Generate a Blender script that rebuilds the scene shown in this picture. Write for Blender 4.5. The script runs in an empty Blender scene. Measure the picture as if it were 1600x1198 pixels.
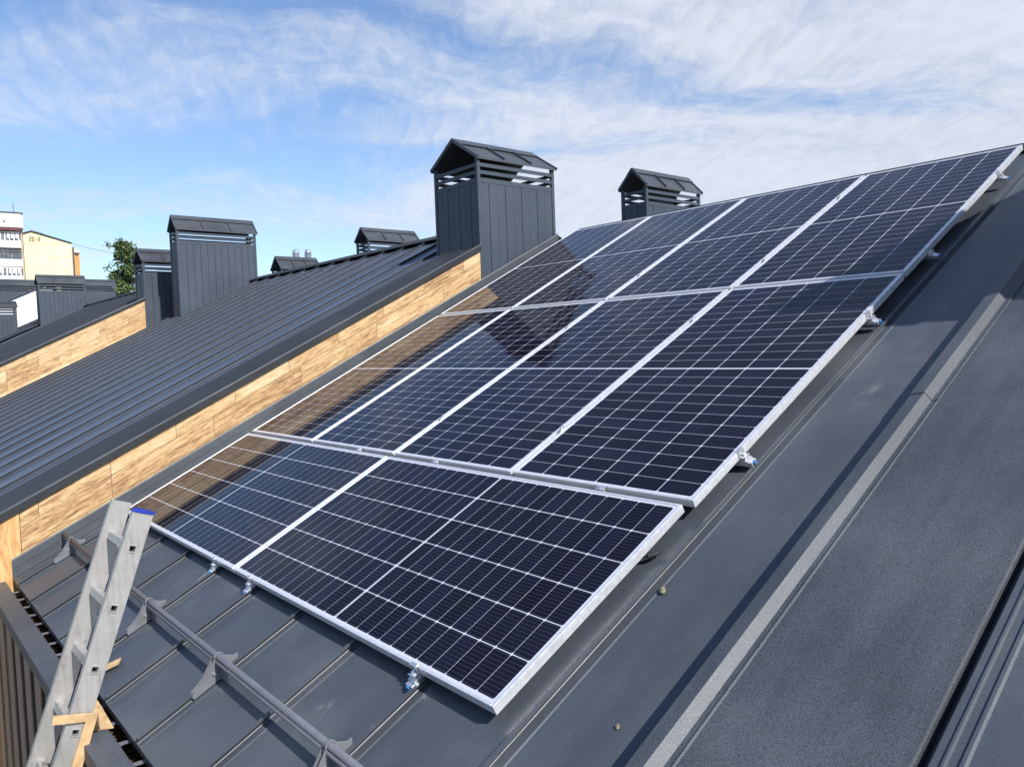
import bpy, math, random
from mathutils import Vector, Matrix

random.seed(7)
scene = bpy.context.scene
COL = scene.collection
R = math.radians

# ------------------------------------------------------------------ camera
cam_d = bpy.data.cameras.new("camera")
cam = bpy.data.objects.new("camera", cam_d)
COL.objects.link(cam)
cam_d.sensor_width = 36.0
cam_d.lens = 1207.7 / 1600.0 * 36.0
cam_d.clip_start = 0.05
cam_d.clip_end = 3000.0
cr = Vector((0.64675674, 0.7618559, -0.03579546))
cd = Vector((0.01480059, -0.05946083, -0.99812091))
cf = Vector((-0.76255273, 0.64501163, -0.04973261))
cam.matrix_world = Matrix(((cr.x, -cd.x, -cf.x, 6.03842), (cr.y, -cd.y, -cf.y, -1.40332),
                           (cr.z, -cd.z, -cf.z, 1.08867), (0, 0, 0, 1)))
scene.camera = cam

# ------------------------------------------------------------------ light
SUN_AZ, SUN_EL = R(89.5), R(43.5)      # azimuth from +Y towards +X
sun_d = bpy.data.lights.new("sun", 'SUN')
sun_d.energy = 5.0
sun_d.angle = R(0.5)
sun_d.color = (1.0, 0.97, 0.93)
sun = bpy.data.objects.new("sun", sun_d)
COL.objects.link(sun)
sdir = Vector((math.sin(SUN_AZ) * math.cos(SUN_EL), math.cos(SUN_AZ) * math.cos(SUN_EL), math.sin(SUN_EL)))
sun.rotation_euler = sdir.to_track_quat('Z', 'Y').to_euler()
sun.location = sdir * 60

scene.view_settings.view_transform = 'Standard'
scene.view_settings.look = 'None'
scene.view_settings.exposure = 0.45
scene.view_settings.gamma = 1.0

world = bpy.data.worlds.new("World")
scene.world = world
world.use_nodes = True
NW = world.node_tree
NW.nodes.clear()


class NT:
    """small helper for building node trees"""
    def __init__(self, tree):
        self.t = tree

    def n(self, typ, **kw):
        nd = self.t.nodes.new(typ)
        for k, v in kw.items():
            setattr(nd, k, v)
        return nd

    def link(self, a, b):
        self.t.links.new(a, b)

    def put(self, sock, v):
        if isinstance(v, bpy.types.NodeSocket):
            self.t.links.new(v, sock)
        else:
            sock.default_value = v

    def m(self, op, a, b=0.0, c=0.0, clamp=False):
        nd = self.n('ShaderNodeMath', operation=op)
        nd.use_clamp = clamp
        self.put(nd.inputs[0], a)
        self.put(nd.inputs[1], b)
        if len(nd.inputs) > 2:
            self.put(nd.inputs[2], c)
        return nd.outputs[0]

    def comb(self, x, y, z=0.0):
        nd = self.n('ShaderNodeCombineXYZ')
        self.put(nd.inputs[0], x); self.put(nd.inputs[1], y); self.put(nd.inputs[2], z)
        return nd.outputs[0]

    def sep(self, v):
        nd = self.n('ShaderNodeSeparateXYZ')
        self.put(nd.inputs[0], v)
        return nd.outputs

    def noise(self, vec, scale, detail=4.0, rough=0.55, dist=0.0):
        nd = self.n('ShaderNodeTexNoise')
        self.put(nd.inputs['Vector'], vec)
        nd.inputs['Scale'].default_value = scale
        nd.inputs['Detail'].default_value = detail
        nd.inputs['Roughness'].default_value = rough
        nd.inputs['Distortion'].default_value = dist
        return nd.outputs['Fac']

    def ramp(self, fac, stops, interp='LINEAR'):
        nd = self.n('ShaderNodeValToRGB')
        cr_ = nd.color_ramp
        cr_.interpolation = interp
        while len(cr_.elements) < len(stops):
            cr_.elements.new(0.5)
        for e, (p, c) in zip(cr_.elements, stops):
            e.position = p
            e.color = (c[0], c[1], c[2], 1.0) if not isinstance(c, (int, float)) else (c, c, c, 1.0)
        self.put(nd.inputs[0], fac)
        return nd.outputs[0]

    def mix(self, fac, a, b, blend='MIX'):
        nd = self.n('ShaderNodeMix', data_type='RGBA', blend_type=blend)
        self.put(nd.inputs[0], fac)
        for s, v in ((nd.inputs[6], a), (nd.inputs[7], b)):
            if isinstance(v, bpy.types.NodeSocket):
                self.t.links.new(v, s)
            else:
                s.default_value = (v[0], v[1], v[2], 1.0)
        return nd.outputs[2]

    def maprange(self, v, a, b, c, d, smooth=True):
        nd = self.n('ShaderNodeMapRange')
        nd.interpolation_type = 'SMOOTHSTEP' if smooth else 'LINEAR'
        self.put(nd.inputs[0], v)
        for i, x in enumerate((a, b, c, d)):
            self.put(nd.inputs[1 + i], x)
        return nd.outputs[0]


def build_world():
    h = NT(NW)
    sky = h.n('ShaderNodeTexSky', sky_type='NISHITA')
    sky.sun_disc = False
    sky.sun_elevation = SUN_EL
    sky.sun_rotation = SUN_AZ
    sky.altitude = 100.0
    sky.air_density = 1.0
    sky.dust_density = 0.6
    sky.ozone_density = 2.0
    tc = h.n('ShaderNodeTexCoord')
    x, y, z = h.sep(tc.outputs['Generated'])
    zc = h.m('MAXIMUM', z, 0.0)
    den = h.m('ADD', zc, 0.16)
    px = h.m('DIVIDE', x, den)
    py = h.m('DIVIDE', y, den)
    # cloud plane axes: s along the streaks, t across them
    a = R(CLOUD_ROT)
    s = h.m('ADD', h.m('MULTIPLY', px, math.cos(a)), h.m('MULTIPLY', py, math.sin(a)))
    t = h.m('ADD', h.m('MULTIPLY', px, -math.sin(a)), h.m('MULTIPLY', py, math.cos(a)))
    warp = h.noise(h.comb(s, t, 3.1), 0.9, 3.0, 0.5)
    wv = h.m('MULTIPLY', h.m('SUBTRACT', warp, 0.5), 1.3)
    t2 = h.m('ADD', t, wv)
    streak = h.noise(h.comb(h.m('MULTIPLY', s, 0.42), h.m('MULTIPLY', t2, 1.35), 1.7), 1.15, 9.0, 0.60, 0.35)
    big = h.noise(h.comb(h.m('MULTIPLY', s, 0.5), t, 8.3), 0.55, 3.0, 0.5)
    ripple = h.noise(h.comb(h.m('MULTIPLY', s, 2.6), h.m('MULTIPLY', t2, 1.3), 5.5), 7.0, 5.0, 0.62, 0.5)
    # cloud bank: densest ahead and to the right, clear sky behind
    side = h.m('ADD', h.m('MULTIPLY', x, 0.70), h.m('MULTIPLY', y, 0.71))
    sidef = h.maprange(side, -0.60, 0.75, -0.03, 0.165)
    ahead = h.m('ADD', h.m('MULTIPLY', x, -0.76), h.m('MULTIPLY', y, 0.645))
    af = h.maprange(ahead, -0.25, 0.35, 0.05, 1.0)
    v = h.m('ADD', h.m('MULTIPLY', streak, 0.74), h.m('MULTIPLY', big, 0.46))
    v = h.m('ADD', v, h.m('MULTIPLY', h.m('SUBTRACT', ripple, 0.5), 0.19))
    v = h.m('ADD', v, sidef)
    cov = h.m('MULTIPLY', h.maprange(v, 0.53, 0.80, 0.0, 0.92), af)
    cov = h.m('MULTIPLY', cov, h.maprange(z, 0.46, 0.66, 1.0, 0.30))
    hz = h.maprange(z, 0.0, 0.20, 0.12, 0.0)
    cov = h.m('MAXIMUM', cov, h.m('MULTIPLY', hz, af))
    skyc = h.mix(1.0, sky.outputs[0], (SKY_TINT[0], SKY_TINT[1], SKY_TINT[2]), 'MULTIPLY')
    shade = h.maprange(h.m('ADD', h.m('MULTIPLY', streak, 0.6), h.m('MULTIPLY', ripple, 0.4)), 0.30, 0.70, 0.86, 1.06)
    cloud = h.mix(1.0, (CLOUD_COL[0], CLOUD_COL[1], CLOUD_COL[2]), h.comb(shade, shade, shade), 'MULTIPLY')
    col = h.mix(cov, skyc, cloud)
    bg = h.n('ShaderNodeBackground')
    h.link(col, bg.inputs[0])
    bg.inputs[1].default_value = 0.13
    out = h.n('ShaderNodeOutputWorld')
    h.link(bg.outputs[0], out.inputs[0])


CLOUD_ROT = 62.0
SKY_TINT = (0.86, 0.93, 1.03)
CLOUD_COL = (4.25, 4.5, 5.1)
build_world()

# ------------------------------------------------------------------ materials
def mat(name):
    m = bpy.data.materials.new(name)
    m.use_nodes = True
    m.node_tree.nodes.clear()
    h = NT(m.node_tree)
    out = h.n('ShaderNodeOutputMaterial')
    b = h.n('ShaderNodeBsdfPrincipled')
    h.link(b.outputs[0], out.inputs[0])
    return m, h, b


def bump(h, b, height, strength=0.3, dist=0.002):
    bp = h.n('ShaderNodeBump')
    bp.inputs['Strength'].default_value = strength
    bp.inputs['Distance'].default_value = dist
    h.put(bp.inputs['Height'], height)
    h.link(bp.outputs[0], b.inputs['Normal'])


def objco(h):
    return h.n('ShaderNodeTexCoord').outputs['Object']


def metal_sheet(name, base, rough=0.4, spec=0.5, dirt=0.35, metallic=0.0, grain=0.0, vary=0.25, scuff=0.0, gstr=0.55, dent=2.0):
    """painted sheet steel with dust, faint blotches and tiny specks"""
    m, h, b = mat(name)
    co = objco(h)
    x, y, z = h.sep(co)
    n1 = h.noise(co, 1.7, 5.0, 0.6)
    n2 = h.noise(h.comb(h.m('MULTIPLY', x, 6.0), h.m('MULTIPLY', y, 0.9), h.m('MULTIPLY', z, 0.9)), 2.0, 5.0, 0.65)
    n3 = h.noise(co, 95.0, 2.0, 0.5)
    fac = h.m('ADD', h.m('MULTIPLY', n1, 0.6), h.m('MULTIPLY', n2, 0.4))
    lo = [c * (1 - vary) for c in base]
    hi = [c * (1 + vary) for c in base]
    c1 = h.mix(h.maprange(fac, 0.3, 0.7, 0.0, 1.0), lo, hi)
    dust = h.maprange(n1, 0.52, 0.78, 0.0, dirt)
    c2 = h.mix(dust, c1, (0.13, 0.132, 0.128))
    if scuff > 0:
        w1 = h.noise(h.comb(h.m('MULTIPLY', x, 9.0), h.m('MULTIPLY', y, 3.2), h.m('MULTIPLY', z, 3.2)), 1.0, 8.0, 0.75, 0.4)
        w2 = h.noise(co, 0.9, 2.0, 0.5)
        sm = h.m('MULTIPLY', h.maprange(w1, 0.60, 0.70, 0.0, 1.0), h.maprange(w2, 0.42, 0.62, 0.0, scuff))
        c2 = h.mix(sm, c2, (0.26, 0.245, 0.22))
        # long thin scratches
        a_ = h.m('ADD', h.m('MULTIPLY', x, 0.8), h.m('MULTIPLY', y, 0.6))
        t_ = h.m('SUBTRACT', h.m('MULTIPLY', y, 0.8), h.m('MULTIPLY', x, 0.6))
        w3 = h.noise(h.comb(h.m('MULTIPLY', a_, 160.0), h.m('MULTIPLY', t_, 2.6), 2.0), 1.0, 1.0, 0.4)
        c2 = h.mix(h.m('MULTIPLY', h.maprange(w3, 0.83, 0.86, 0.0, 0.7), 1.0), c2, (0.30, 0.30, 0.29))
    speck = h.maprange(n3, 0.76, 0.80, 0.0, 0.45 * min(1.0, dirt * 2))
    c3 = h.mix(speck, c2, (0.32, 0.31, 0.29))
    if grain > 0:
        n4 = h.noise(co, 260.0, 2.0, 0.6)
        g = h.maprange(n4, 0.32, 0.68, 1 - grain, 1 + grain, False)
        c3 = h.mix(1.0, c3, h.comb(g, g, g), 'MULTIPLY')
        nbig = h.noise(co, 2.3, 2.0, 0.5)
        bump(h, b, h.m('ADD', n4, h.m('MULTIPLY', nbig, dent)), gstr, 0.002)
    else:
        nb = h.noise(co, 3.2, 3.0, 0.5)
        nf = h.noise(co, 380.0, 2.0, 0.5)
        bump(h, b, h.m('ADD', h.m('MULTIPLY', nb, 3.0), h.m('MULTIPLY', nf, 0.10)), 0.10, 0.01)
    h.put(b.inputs['Base Color'], c3)
    h.put(b.inputs['Roughness'], h.maprange(fac, 0.3, 0.7, rough - 0.06, rough + 0.08))
    b.inputs['Specular IOR Level'].default_value = spec
    b.inputs['Metallic'].default_value = metallic
    return m


def plain(name, base, rough=0.5, metallic=0.0, vary=0.12, scale=14.0, spec=0.5):
    m, h, b = mat(name)
    co = objco(h)
    n1 = h.noise(co, scale, 5.0, 0.6)
    c = h.mix(h.maprange(n1, 0.3, 0.7, 0.0, 1.0), [k * (1 - vary) for k in base], [min(1, k * (1 + vary)) for k in base])
    h.put(b.inputs['Base Color'], c)
    h.put(b.inputs['Roughness'], h.maprange(n1, 0.3, 0.7, max(0.02, rough - 0.06), rough + 0.06))
    b.inputs['Metallic'].default_value = metallic
    b.inputs['Specular IOR Level'].default_value = spec
    return m


T2 = 0.483627           # rise of every roof slope

def ladder_metal():
    """mill-finish aluminium, dulled and streaked along the stiles"""
    m, h, b = mat('worn_aluminium')
    co = objco(h)
    x, y, z = h.sep(co)
    n1 = h.noise(h.comb(h.m('MULTIPLY', x, 30.0), h.m('MULTIPLY', y, 30.0), h.m('MULTIPLY', z, 2.2)), 1.6, 5.0, 0.6)
    n2 = h.noise(co, 11.0, 5.0, 0.65)
    f = h.m('ADD', h.m('MULTIPLY', n1, 0.55), h.m('MULTIPLY', n2, 0.45))
    c = h.ramp(f, [(0.30, (0.25, 0.24, 0.225)), (0.47, (0.43, 0.415, 0.39)), (0.70, (0.54, 0.525, 0.50))])
    smudge = h.maprange(h.noise(co, 23.0, 3.0, 0.5), 0.66, 0.74, 0.0, 0.5)
    c = h.mix(smudge, c, (0.22, 0.20, 0.18))
    h.put(b.inputs['Base Color'], c)
    h.put(b.inputs['Roughness'], h.maprange(f, 0.3, 0.7, 0.50, 0.36))
    b.inputs['Metallic'].default_value = 0.55
    return m


MAT = {}
MAT['roof'] = metal_sheet('roof_steel', (0.051, 0.059, 0.070), 0.45, 0.60, 0.34, vary=0.16, grain=0.16, scuff=0.6, gstr=0.24, dent=14.0)
MAT['roof_nb'] = metal_sheet('roof_steel_neighbour', (0.054, 0.064, 0.082), 0.36, 0.55, 0.06, vary=0.08)
MAT['flash'] = metal_sheet('flashing_granular', (0.047, 0.054, 0.063), 0.50, 0.60, 0.12, grain=0.48, scuff=0.10)
MAT['flash_dark'] = metal_sheet('flashing_dark', (0.028, 0.031, 0.034), 0.62, 0.22, 0.06, grain=0.6)
MAT['board'] = metal_sheet('chimney_cladding', (0.043, 0.055, 0.072), 0.50, 0.40, 0.05, grain=0.22, vary=0.12)
MAT['hood'] = metal_sheet('hood_steel', (0.048, 0.053, 0.060), 0.38, 0.6, 0.06, grain=0.12)
MAT['groove'] = plain('dark_recess', (0.012, 0.013, 0.016), 0.7)
MAT['alu'] = plain('anodised_aluminium', (0.74, 0.75, 0.77), 0.34, 0.55, 0.06, 40.0)
MAT['clampmetal'] = plain('clamp_aluminium', (0.70, 0.71, 0.73), 0.28, 0.8, 0.08, 60.0)
MAT['bluezinc'] = plain('blue_zinc_bolt', (0.04, 0.24, 0.55), 0.30, 0.35, 0.2, 80.0)
MAT['blueplastic'] = plain('blue_plastic', (0.014, 0.032, 0.30), 0.40, 0.0, 0.15, 30.0)
MAT['blackplastic'] = plain('black_plastic', (0.008, 0.008, 0.008), 0.55)
MAT['rail'] = plain('rail_grey_paint', (0.125, 0.13, 0.15), 0.36, 0.1, 0.08, 18.0)
MAT['ladder'] = ladder_metal()
MAT['bracket'] = plain('bracket_grey', (0.155, 0.16, 0.17), 0.45, 0.2, 0.10, 20.0)
MAT['bolt'] = plain('bolt_steel', (0.75, 0.75, 0.76), 0.22, 0.9, 0.05)
MAT['card'] = plain('corrugated_cardboard', (0.50, 0.33, 0.17), 0.85, 0.0, 0.22, 22.0, 0.2)
MAT['stone'] = plain('dry_mud', (0.17, 0.15, 0.10), 0.9, 0.0, 0.35, 60.0, 0.2)
MAT['leafdry'] = plain('dead_leaves', (0.085, 0.045, 0.020), 0.85, 0.0, 0.6, 25.0, 0.2)
MAT['render'] = plain('white_render', (0.80, 0.79, 0.76), 0.85, 0.0, 0.05, 2.0, 0.2)
MAT['slat'] = plain('brown_grey_slats', (0.24, 0.17, 0.125), 0.55, 0.0, 0.18, 5.0, 0.4)
MAT['yellow'] = plain('yellow_render', (0.66, 0.63, 0.39), 0.9, 0.0, 0.05, 0.4, 0.2)
MAT['bwhite'] = plain('white_panels', (0.58, 0.57, 0.54), 0.9, 0.0, 0.08, 0.5, 0.2)
MAT['beige'] = plain('beige_concrete', (0.42, 0.34, 0.26), 0.9, 0.0, 0.14, 0.6, 0.2)
MAT['numeral'] = plain('numeral_brown', (0.14, 0.07, 0.04), 0.9, 0.0, 0.1, 0.6, 0.2)
MAT['orange'] = plain('orange_render', (0.52, 0.28, 0.10), 0.9, 0.0, 0.1, 0.6, 0.2)
MAT['maroon'] = plain('maroon_roofing', (0.10, 0.035, 0.035), 0.7, 0.0, 0.2, 0.8, 0.2)
MAT['pane'] = plain('window_glass', (0.10, 0.11, 0.12), 0.12, 0.0, 0.6, 0.7, 0.6)
MAT['winwhite'] = plain('window_frame_white', (0.75, 0.74, 0.72), 0.5, 0.0, 0.05, 2.0)
MAT['darkmetal'] = plain('dark_ironwork', (0.05, 0.045, 0.045), 0.6, 0.3, 0.2, 2.0)
MAT['steel'] = plain('stainless_flue', (0.72, 0.70, 0.67), 0.22, 0.9, 0.10, 3.0)
MAT['bark'] = plain('bark', (0.10, 0.075, 0.05), 0.9, 0.0, 0.3, 6.0, 0.2)
MAT['ground'] = plain('dry_ground', (0.15, 0.135, 0.11), 0.95, 0.0, 0.4, 0.05, 0.1)


def wood_material():
    m, h, b = mat('wood_look_cladding')
    x, y, z = h.sep(objco(h))
    u = h.m('MULTIPLY', y, 1.1108)
    v = h.m('SUBTRACT', z, h.m('MULTIPLY', y, T2))
    vv = h.m('ADD', v, 0.11)
    br = h.n('ShaderNodeTexBrick')
    br.offset = 0.37
    br.offset_frequency = 3
    br.squash = 0.62
    br.squash_frequency = 2
    br.inputs['Color1'].default_value = (0, 0, 0, 1)
    br.inputs['Color2'].default_value = (1, 1, 1, 1)
    br.inputs['Mortar'].default_value = (0.5, 0.5, 0.5, 1)
    br.inputs['Scale'].default_value = 1.0
    br.inputs['Mortar Size'].default_value = 0.0030
    br.inputs['Mortar Smooth'].default_value = 0.3
    br.inputs['Brick Width'].default_value = 0.86
    br.inputs['Row Height'].default_value = 0.168
    h.link(h.comb(u, vv), br.inputs['Vector'])
    rnd = br.outputs['Color']
    # grain runs along each plank and is shifted from plank to plank
    sh = h.m('MULTIPLY', h.n('ShaderNodeRGBToBW').outputs[0], 1.0)
    bw = [n for n in h.t.nodes if n.type == 'RGBTOBW'][0]
    h.link(rnd, bw.inputs[0])
    off = h.m('MULTIPLY', bw.outputs[0], 37.0)
    g1 = h.noise(h.comb(h.m('ADD', h.m('MULTIPLY', u, 1.6), off), h.m('MULTIPLY', v, 22.0), off), 2.0, 8.0, 0.68, 0.25)
    g2 = h.noise(h.comb(h.m('ADD', h.m('MULTIPLY', u, 4.0), off), h.m('MULTIPLY', v, 75.0), off), 2.0, 4.0, 0.6, 0.3)
    g3 = h.noise(h.comb(h.m('ADD', u, off), h.m('MULTIPLY', v, 5.0), off), 2.2, 4.0, 0.6, 0.8)
    g = h.m('ADD', h.m('MULTIPLY', g1, 0.62), h.m('ADD', h.m('MULTIPLY', g2, 0.16), h.m('MULTIPLY', g3, 0.22)))
    mott = h.noise(h.comb(h.m('ADD', h.m('MULTIPLY', u, 5.0), off), h.m('MULTIPLY', v, 16.0), off), 2.4, 6.0, 0.7, 0.8)
    g = h.m('ADD', g, h.m('MULTIPLY', h.m('SUBTRACT', mott, 0.5), 0.50))
    g = h.m('ADD', g, h.m('MULTIPLY', h.m('SUBTRACT', bw.outputs[0], 0.5), 0.15))
    c = h.ramp(g, [(0.30, (0.17, 0.090, 0.040)), (0.40, (0.31, 0.175, 0.078)), (0.485, (0.47, 0.300, 0.138)),
                   (0.58, (0.56, 0.400, 0.215)), (0.72, (0.67, 0.545, 0.370))])
    c = h.mix(h.m('MULTIPLY', br.outputs['Fac'], 0.80), c, (0.10, 0.06, 0.03))
    h.put(b.inputs['Base Color'], c)
    b.inputs['Roughness'].default_value = 0.5
    bump(h, b, h.m('SUBTRACT', g2, h.m('MULTIPLY', br.outputs['Fac'], 2.0)), 0.15, 0.003)
    return m


MAT['wood'] = wood_material()


def wood_vertical():
    m, h, b = mat('wood_look_upright_board')
    x, y, z = h.sep(objco(h))
    g1 = h.noise(h.comb(h.m('MULTIPLY', y, 13.0), h.m('MULTIPLY', z, 2.0), 4.0), 2.4, 8.0, 0.66, 1.0)
    c = h.ramp(g1, [(0.28, (0.30, 0.14, 0.045)), (0.45, (0.50, 0.27, 0.10)), (0.6, (0.62, 0.39, 0.17)), (0.8, (0.70, 0.49, 0.25))])
    h.put(b.inputs['Base Color'], c)
    b.inputs['Roughness'].default_value = 0.5
    return m


MAT['woodv'] = wood_vertical()

PW, PL = 1.0503, 2.0600      # portrait module
LW, LH = 2.1050, 1.0511      # landscape module


def cell_material(name, W, H, long_is_v):
    """half-cut cells under glass: 6 columns, 2 x 12 rows, fine busbars along the long side"""
    m, h, b = mat(name)
    x, y, z = h.sep(objco(h))
    if long_is_v:
        a, l, Wa, Ll = x, y, W, H
    else:
        a, l, Wa, Ll = y, x, H, W
    mar = 0.022
    pa = (Wa - 2 * mar) / 6.0
    half = Ll / 2 - mar - 0.006
    pl = half / 12.0
    # short axis: distance to the nearest column line
    da = h.m('ABSOLUTE', h.m('SUBTRACT', h.m('FRACT', h.m('ADD', h.m('DIVIDE', h.m('SUBTRACT', a, mar), pa), 0.5)), 0.5))
    da = h.m('MULTIPLY', da, pa)
    lc = h.m('ABSOLUTE', h.m('SUBTRACT', l, Ll / 2))
    lr = h.m('SUBTRACT', lc, 0.006)
    dl = h.m('ABSOLUTE', h.m('SUBTRACT', h.m('FRACT', h.m('ADD', h.m('DIVIDE', lr, pl), 0.5)), 0.5))
    dl = h.m('MULTIPLY', dl, pl)
    la = h.m('LESS_THAN', da, 0.0019)
    ll = h.m('LESS_THAN', dl, 0.0008)
    mid = h.m('LESS_THAN', lc, 0.0042)
    dia = h.m('LESS_THAN', h.m('ADD', da, dl), 0.0085)
    edge = h.m('GREATER_THAN', h.m('ABSOLUTE', h.m('SUBTRACT', a, Wa / 2)), Wa / 2 - mar)
    edge2 = h.m('GREATER_THAN', lc, Ll / 2 - mar)
    # busbars: 10 to a cell, parallel to the long side; the glue dots give them their beaded look
    bb = h.m('ABSOLUTE', h.m('SUBTRACT', h.m('FRACT', h.m('DIVIDE', h.m('SUBTRACT', a, mar), pa / 10.0)), 0.5))
    bus = h.m('LESS_THAN', h.m('MULTIPLY', bb, pa / 10.0), 0.00075)
    co = h.comb(h.m('FLOOR', h.m('DIVIDE', h.m('SUBTRACT', a, mar), pa)), h.m('FLOOR', h.m('DIVIDE', h.m('SUBTRACT', l, Ll / 2), pl)), 0.0)
    wn = h.n('ShaderNodeTexWhiteNoise')
    wn.noise_dimensions = '3D'
    h.link(co, wn.inputs['Vector'])
    oi = h.n('ShaderNodeObjectInfo')
    r = h.m('FRACT', h.m('ADD', wn.outputs[0], oi.outputs['Random']))
    cell = h.mix(r, (0.0030, 0.0028, 0.0062), (0.0066, 0.0064, 0.0165))
    blot = h.noise(objco(h), 3.0, 4.0, 0.6)
    cell = h.mix(h.maprange(blot, 0.55, 0.85, 0.0, 0.5), cell, (0.007, 0.012, 0.042))
    cell = h.mix(h.m('MULTIPLY', bus, 0.20), cell, (0.18, 0.19, 0.22))
    line = h.m('MAXIMUM', h.m('MAXIMUM', la, ll), h.m('MAXIMUM', h.m('MAXIMUM', dia, mid), h.m('MAXIMUM', edge, edge2)))
    col = h.mix(line, cell, (0.46, 0.47, 0.52))
    h.put(b.inputs['Base Color'], col)
    b.inputs['Roughness'].default_value = 0.55
    b.inputs['Specular IOR Level'].default_value = 0.0
    b.inputs['Coat Weight'].default_value = 1.0
    b.inputs['Coat IOR'].default_value = 1.28
    dust = h.noise(objco(h), 5.0, 5.0, 0.65)
    h.put(b.inputs['Coat Roughness'], h.maprange(dust, 0.4, 0.75, 0.035, 0.09))
    nb = h.noise(objco(h), 1.6, 2.0, 0.5)
    bp = h.n('ShaderNodeBump')
    bp.inputs['Strength'].default_value = 0.05
    bp.inputs['Distance'].default_value = 0.02
    h.link(nb, bp.inputs['Height'])
    h.link(bp.outputs[0], b.inputs['Coat Normal'])
    return m


MAT['cellP'] = cell_material('solar_cells_portrait', PW, PL, True)
MAT['cellL'] = cell_material('solar_cells_landscape', LW, LH, False)


def leaf_material():
    m, h, b = mat('leaves')
    n = h.noise(objco(h), 1.3, 3.0, 0.6)
    c = h.mix(h.maprange(n, 0.3, 0.7, 0, 1), (0.040, 0.075, 0.020), (0.095, 0.14, 0.040))
    h.put(b.inputs['Base Color'], c)
    b.inputs['Roughness'].default_value = 0.55
    b.inputs['Transmission Weight'].default_value = 0.0
    return m


MAT['leaf'] = leaf_material()

# ------------------------------------------------------------------ mesh helpers
class MB:
    def __init__(self):
        self.v = []
        self.f = []

    def add(self, vs, fs):
        o = len(self.v)
        self.v += [tuple(p) for p in vs]
        self.f += [tuple(i + o for i in f) for f in fs]

    def obox(self, c, ex, ey, ez):
        """box from centre and three half-extent vectors"""
        c, ex, ey, ez = Vector(c), Vector(ex), Vector(ey), Vector(ez)
        vs = [c + sx * ex + sy * ey + sz * ez for sz in (-1, 1) for sy in (-1, 1) for sx in (-1, 1)]
        self.add(vs, [(0, 2, 3, 1), (4, 5, 7, 6), (0, 1, 5, 4), (2, 6, 7, 3), (0, 4, 6, 2), (1, 3, 7, 5)])

    def box(self, x0, x1, y0, y1, z0, z1):
        self.obox(((x0 + x1) / 2, (y0 + y1) / 2, (z0 + z1) / 2), ((x1 - x0) / 2, 0, 0), (0, (y1 - y0) / 2, 0), (0, 0, (z1 - z0) / 2))

    def prism(self, poly, ext):
        """closed polygon extruded along a vector"""
        n = len(poly)
        e = Vector(ext)
        vs = [Vector(p) for p in poly] + [Vector(p) + e for p in poly]
        fs = [tuple(range(n))[::-1], tuple(range(n, 2 * n))]
        for i in range(n):
            j = (i + 1) % n
            fs.append((i, j, j + n, i + n))
        self.add(vs, fs)

    def strip(self, pts0, pts1):
        """sheet between two polylines"""
        n = len(pts0)
        self.add(list(pts0) + list(pts1), [(i, i + 1, i + 1 + n, i + n) for i in range(n - 1)])

    def tube(self, p0, p1, r0, r1=None, n=12, caps=True):
        p0, p1 = Vector(p0), Vector(p1)
        r1 = r0 if r1 is None else r1
        d = (p1 - p0).normalized()
        a = d.orthogonal().normalized()
        b = d.cross(a)
        vs = []
        for p, r in ((p0, r0), (p1, r1)):
            for i in range(n):
                t = 2 * math.pi * i / n
                vs.append(p + a * (r * math.cos(t)) + b * (r * math.sin(t)))
        fs = [(i, (i + 1) % n, (i + 1) % n + n, i + n) for i in range(n)]
        if caps:
            fs += [tuple(range(n))[::-1], tuple(range(n, 2 * n))]
        self.add(vs, fs)

    def build(self, name, material, parent=None, smooth=False, bevel=0.0, recalc=True):
        me = bpy.data.meshes.new(name)
        me.from_pydata(self.v, [], self.f)
        me.materials.append(material)
        if recalc:
            import bmesh
            bm = bmesh.new()
            bm.from_mesh(me)
            bmesh.ops.recalc_face_normals(bm, faces=bm.faces)
            bm.to_mesh(me)
            bm.free()
        o = bpy.data.objects.new(name, me)
        COL.objects.link(o)
        if parent is not None:
            o.parent = parent
        if smooth:
            for p in me.polygons:
                p.use_smooth = True
        if bevel > 0:
            bv = o.modifiers.new('bevel', 'BEVEL')
            bv.width = bevel
            bv.segments = 2
            bv.limit_method = 'ANGLE'
            bv.angle_limit = R(40)
        return o


def tag(o, label=None, cat=None, group=None, kind=None):
    if label: o['label'] = label
    if cat: o['category'] = cat
    if group: o['group'] = group
    if kind: o['kind'] = kind
    return o


def empty(name, loc=(0, 0, 0), rot=(0, 0, 0)):
    o = bpy.data.objects.new(name, None)
    o.empty_display_size = 0.2
    COL.objects.link(o)
    o.location = loc
    o.rotation_euler = rot
    return o


# ------------------------------------------------------------------ ground
g = MB()
g.add([(-1500, -1500, -8), (1500, -1500, -8), (1500, 1500, -8), (-1500, 1500, -8)], [(0, 1, 2, 3)])
tag(g.build('ground', MAT['ground'], recalc=False), kind='structure')

# ------------------------------------------------------------------ houses
def slope_sheet(mb, prof, y0, y1, z0, steps=1):
    """profile (x, h) swept up the slope z = z0 + T2*y"""
    n = len(prof)
    rows = [[(x, y, z0 + T2 * y + hh) for x, hh in prof] for y in [y0 + (y1 - y0) * i / steps for i in range(steps + 1)]]
    for a_, b_ in zip(rows[:-1], rows[1:]):
        mb.strip(a_, b_)


def seam_profile(x0, x1, seams, hs=0.026, bead=True):
    prof = [(x0, 0.0)]
    for s in seams:
        if s - 0.012 <= x0 or s + 0.06 >= x1:
            continue
        prof += [(s - 0.0065, 0.0), (s - 0.0060, hs), (s + 0.0115, hs + 0.0005), (s + 0.0115, hs - 0.0035), (s - 0.0015, 0.003), (s + 0.0005, 0.0)]
        if bead:
            prof += [(s + 0.030, 0.0), (s + 0.034, 0.0035), (s + 0.040, 0.0035), (s + 0.045, 0.0)]
    prof.append((x1, 0.0))
    return prof


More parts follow.
